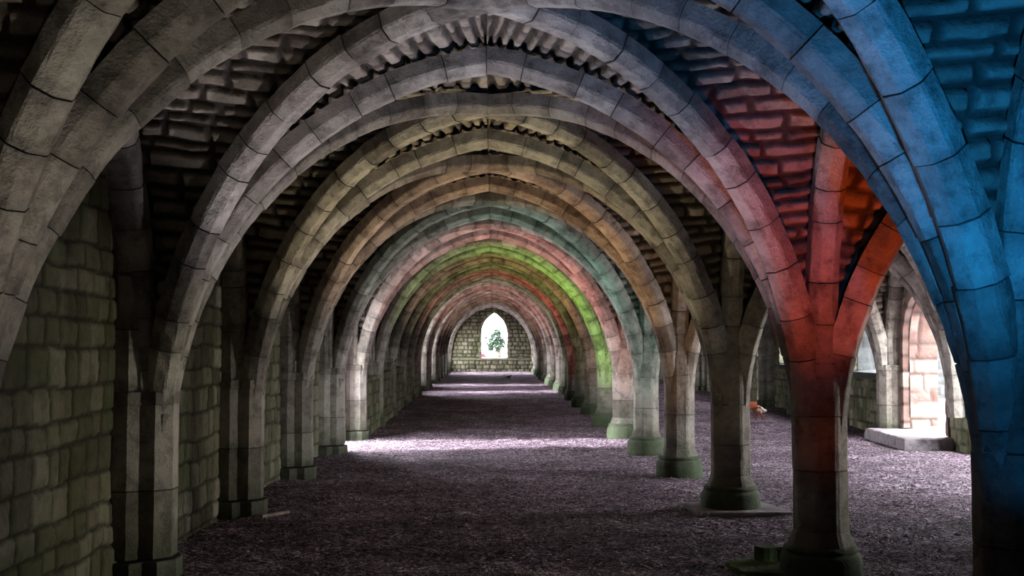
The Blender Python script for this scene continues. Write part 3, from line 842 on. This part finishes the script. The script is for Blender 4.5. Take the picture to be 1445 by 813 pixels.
def foliage(name, centre, rad, n, size, mat, parent, rs, clumps=14):
    c0 = rs.normal(size=(clumps, 3)); c0 /= np.linalg.norm(c0, axis=1, keepdims=True); c0 *= (rs.rand(clumps, 1) ** .4) * .75
    ci = rs.randint(clumps, size=n); p = c0[ci] + rs.normal(size=(n, 3)) * .17
    p = p * np.array(rad) + np.array(centre)
    a = rs.normal(size=(n, 3)); a /= np.linalg.norm(a, axis=1, keepdims=True); b = np.cross(a, rs.normal(size=(n, 3))); b /= np.linalg.norm(b, axis=1, keepdims=True)
    s = size * rs.uniform(.6, 1.3, (n, 1))
    V = np.stack([p - a * s, p - b * s * .5, p + a * s, p + b * s * .5], 1).reshape(-1, 3)
    me = mesh_from(name, V, [np.arange(4 * n).reshape(n, 4)], None, False, mat)
    return link(name, me, parent)

def tree(loc, h, rad, label, rs, mat=LEAF, n=2600):
    r = empty('garden_tree', loc)
    pts = [(0, 0, -.1), (.05, 0, h * .3), (-.05, .05, h * .6), (0, 0, h * .8), (rad * .5, 0, h * .75), (-rad * .5, .1, h * .7)]
    skin_body('trunk', pts, [(0, 1), (1, 2), (2, 3), (2, 4), (1, 5)], [.16, .13, .09, .05, .04, .04], BARK, r, 1)
    f = foliage('foliage', (0, 0, h * .66), (rad, rad, h * .34), n, .16, mat, r, rs, 9)
    tag(r, label, 'tree')
rsT = np.random.RandomState(5)
tree((.55, 96, 0), 3.6, 1.15, 'dark green tree seen through the bright end window', rsT, n=700)
sh = empty('red_shrub', (-.75, 92, 0)); tag(sh, 'red-leaved shrub low in the bright end window', 'shrub')
skin_body('stem', [(0, 0, -.1), (0, 0, .5), (.15, 0, .9), (-.15, .1, .9)], [(0, 1), (1, 2), (1, 3)], [.05, .04, .02, .02], BARK, sh, 1)
foliage('foliage', (0, 0, 1.15), (.55, .5, .85), 900, .10, PINK, sh, rsT)
hd = foliage('hedge', (.2, 90.5, .62), (2.4, .4, .72), 3000, .10, LEAF, None, rsT, 40); tag(hd, 'low dark hedge along the foot of the end window view', 'hedge')

# iron handrail outside the second court doorway
def rail():
    r = empty('handrail', (10.6, 40.6, 0))
    def tube(name, pts, rad):
        P = np.array(pts, float); T = np.gradient(P, axis=0); T /= np.linalg.norm(T, axis=1, keepdims=True)
        side = np.array([.7071, -.7071, 0]); U = np.cross(T, side); U /= np.linalg.norm(U, axis=1, keepdims=True)
        a = np.arange(8) / 8 * 2 * PI
        R = P[:, None] + rad * (np.cos(a)[None, :, None] * side + np.sin(a)[None, :, None] * U[:, None])
        n = len(P); idx = np.arange(n * 8).reshape(n, 8); nx_ = np.roll(idx, -1, axis=1)
        f = np.stack([idx[:-1], nx_[:-1], nx_[1:], idx[1:]], -1).reshape(-1, 4)
        link(name, mesh_from(name, R.reshape(-1, 3), [f, list(idx[0][::-1]), list(idx[-1])], None, True, IRON), r)
    tube('top_rail', [(-.9, -.9, .45), (.6, .6, 1.45)], .035)
    tube('post', [(-.3, -.3, -.06), (-.3, -.3, .85)], .03)
    tube('post', [(.5, .5, -.06), (.5, .5, 1.38)], .03)
    tube('scroll', [(.12 + .22 * math.cos(a), .12 + .22 * math.cos(a), .72 + .26 * math.sin(a)) for a in np.linspace(.6, 5.2, 14)], .03)
    tag(r, 'black iron handrail outside the narrow far doorway', 'railing')
rail()

# ------------------------------------------------------------------ light
W = bpy.data.worlds.new('sky'); bpy.context.scene.world = W; W.use_nodes = True
bg = W.node_tree.nodes['Background']; bg.inputs[0].default_value = (.93, .96, 1, 1); bg.inputs[1].default_value = 26.0
W.cycles.sampling_method = 'AUTOMATIC'

S = bpy.data.lights.new('sun', 'SUN'); S.energy = 19; S.angle = math.radians(5.0); S.color = (.95, .93, 1)
so = bpy.data.objects.new('sun', S); C.objects.link(so)
from mathutils import Vector
def aim(o, d): o.rotation_euler = Vector(d).to_track_quat('-Z', 'Y').to_euler()
aim(so, (1, .14, -.40))

def spot(p, target, col, power, angle, blend=.6, radius=.05):  # unseen spot added to light the stone, no fixture stands there
    L = bpy.data.lights.new('unseen_spot', 'SPOT'); L.energy = power; L.color = col; L.spot_size = math.radians(angle); L.spot_blend = blend; L.shadow_soft_size = radius
    o = bpy.data.objects.new('unseen_spot', L); C.objects.link(o); o.location = p
    aim(o, Vector(target) - Vector(p)); return o

BLUE = (.02, .35, 1.0); RED = (1, .11, .015)
spot((1.95, 4.2, 1.8), (2.35, 5.9, 3.25), BLUE, 125, 92, .7)
spot((1.95, 4.2, 1.1), (2.80, 6.1, 1.55), BLUE, 22, 32, .9)
DAY_FILL = (1, .97, .92)  # white fill spots added to mimic window daylight on the pier edges
spot((6.8, 10.7, .8), (2.8, 10.0, 1.2), DAY_FILL, 260, 42, .8)
spot((6.8, 14.6, .8), (2.8, 13.8, 1.2), DAY_FILL, 260, 42, .8)
spot((2.25, 10.2, .12), (-2.8, 9.75, 1.1), (1, .95, .70), 110, 42, .9)  # warm fill spots added to brighten the left wall and its shafts
spot((2.2, 14.05, .1), (-2.7, 13.8, 1.1), (1, .95, .78), 75, 36, .9)
spot((2.2, 17.85, .1), (-2.7, 17.6, 1.1), (1, .95, .80), 50, 36, .9)
spot((2.62, 7.55, .3), (2.66, 9.7, 3.0), RED, 190, 46, .8)
spot((2.5, 6.9, .3), (2.7, 9.8, 1.5), RED, 16, 30, .9)
spot((-1.9, 3.2, .4), (-2.2, 6.4, 3.2), (1, .93, .82), 8, 46, .7)  # fill spots added from below to brighten the near ribs
spot((-1.3, 5.0, .06), (-1.4, 6.1, 4.0), (1, .92, .80), 90, 80, .8)
spot((.8, 5.9, .06), (.9, 6.1, 4.0), (.72, .66, 1), 80, 66, .8)
# colour and powers of unseen spots added behind piers and along the aisle floor
WARM_L = (1, .86, .66)
ADDED_SPOTS = {1: ((.74, .74, 1.0), 110, 120), 2: ((1, .86, .54), 105, 95), 3: ((1, .58, .28), 135, 85), 4: ((.26, .80, .66), 80, 30), 5: ((1, .22, .12), 150, 50), 6: ((.42, 1, .05), 150, 50),
        7: ((1, .50, .20), 90, 40), 8: ((.85, .9, .25), 60, 30), 9: ((1, .22, .15), 120, 50), 10: ((.85, .9, .40), 50, 35), 11: ((1, .45, .25), 60, 50), 12: ((1, .22, .20), 120, 60),
        13: ((1, .72, .45), 50, 40), 14: ((1, .26, .26), 90, 60), 15: ((1, .75, .5), 50, 40), 16: ((1, .5, .5), 60, 50), 17: ((1, .8, .6), 40, 30), 18: ((1, .8, .7), 12, 12)}
for k, (c, er, el) in ADDED_SPOTS.items():
    front = {1: 0, 2: .15, 3: .4, 4: .9, 5: .8, 6: 1.7, 7: .6}.get(k, .4)
    y = Yk(k - 1); g = G(y); dy = .9
    spot((PX * (y + dy) / y, y + dy, g + .40), (PX - .25, y + BAY, 2.5), c, er * front, 62, .9)
    w = tuple(.6 * q + .4 * p for q, p in zip(c, WARM_L)); c2 = c
    for x, col, e in ((-1.1, w, el * 1.1), (1.2, c2, er * .8)):
        for q, f in ((.28, 1.15), (1.75, .8)):
            spot((x, Yk(k) - q, g + .06), (x, Yk(k) - q + .02, 4.0), col, e * f * (1.5 if k < 4 else 1.9), 68, .8)

# ------------------------------------------------------------------ camera
cam = bpy.data.cameras.new('camera'); co = bpy.data.objects.new('camera', cam); C.objects.link(co)
cam.sensor_width = 36; cam.lens = F_PX / 1445 * 36
co.location = (0, 0, CAMZ)
pitch = math.atan((491 - 406.5) / F_PX); yaw = math.atan((722.5 - 695) / F_PX)
co.rotation_euler = (PI / 2 + pitch, 0, -yaw)
cam.clip_end = 400
sc = bpy.context.scene
sc.camera = co
sc.view_settings.view_transform = 'Standard'; sc.view_settings.look = 'None'; sc.view_settings.gamma = 1; sc.view_settings.exposure = 0.42
sc.view_settings.use_curve_mapping = False
sc.cycles.use_denoising = True
sc.cycles.max_bounces = 6; sc.cycles.diffuse_bounces = 2; sc.cycles.glossy_bounces = 2
sc.cycles.sample_clamp_indirect = 6
sc.cycles.use_light_tree = True
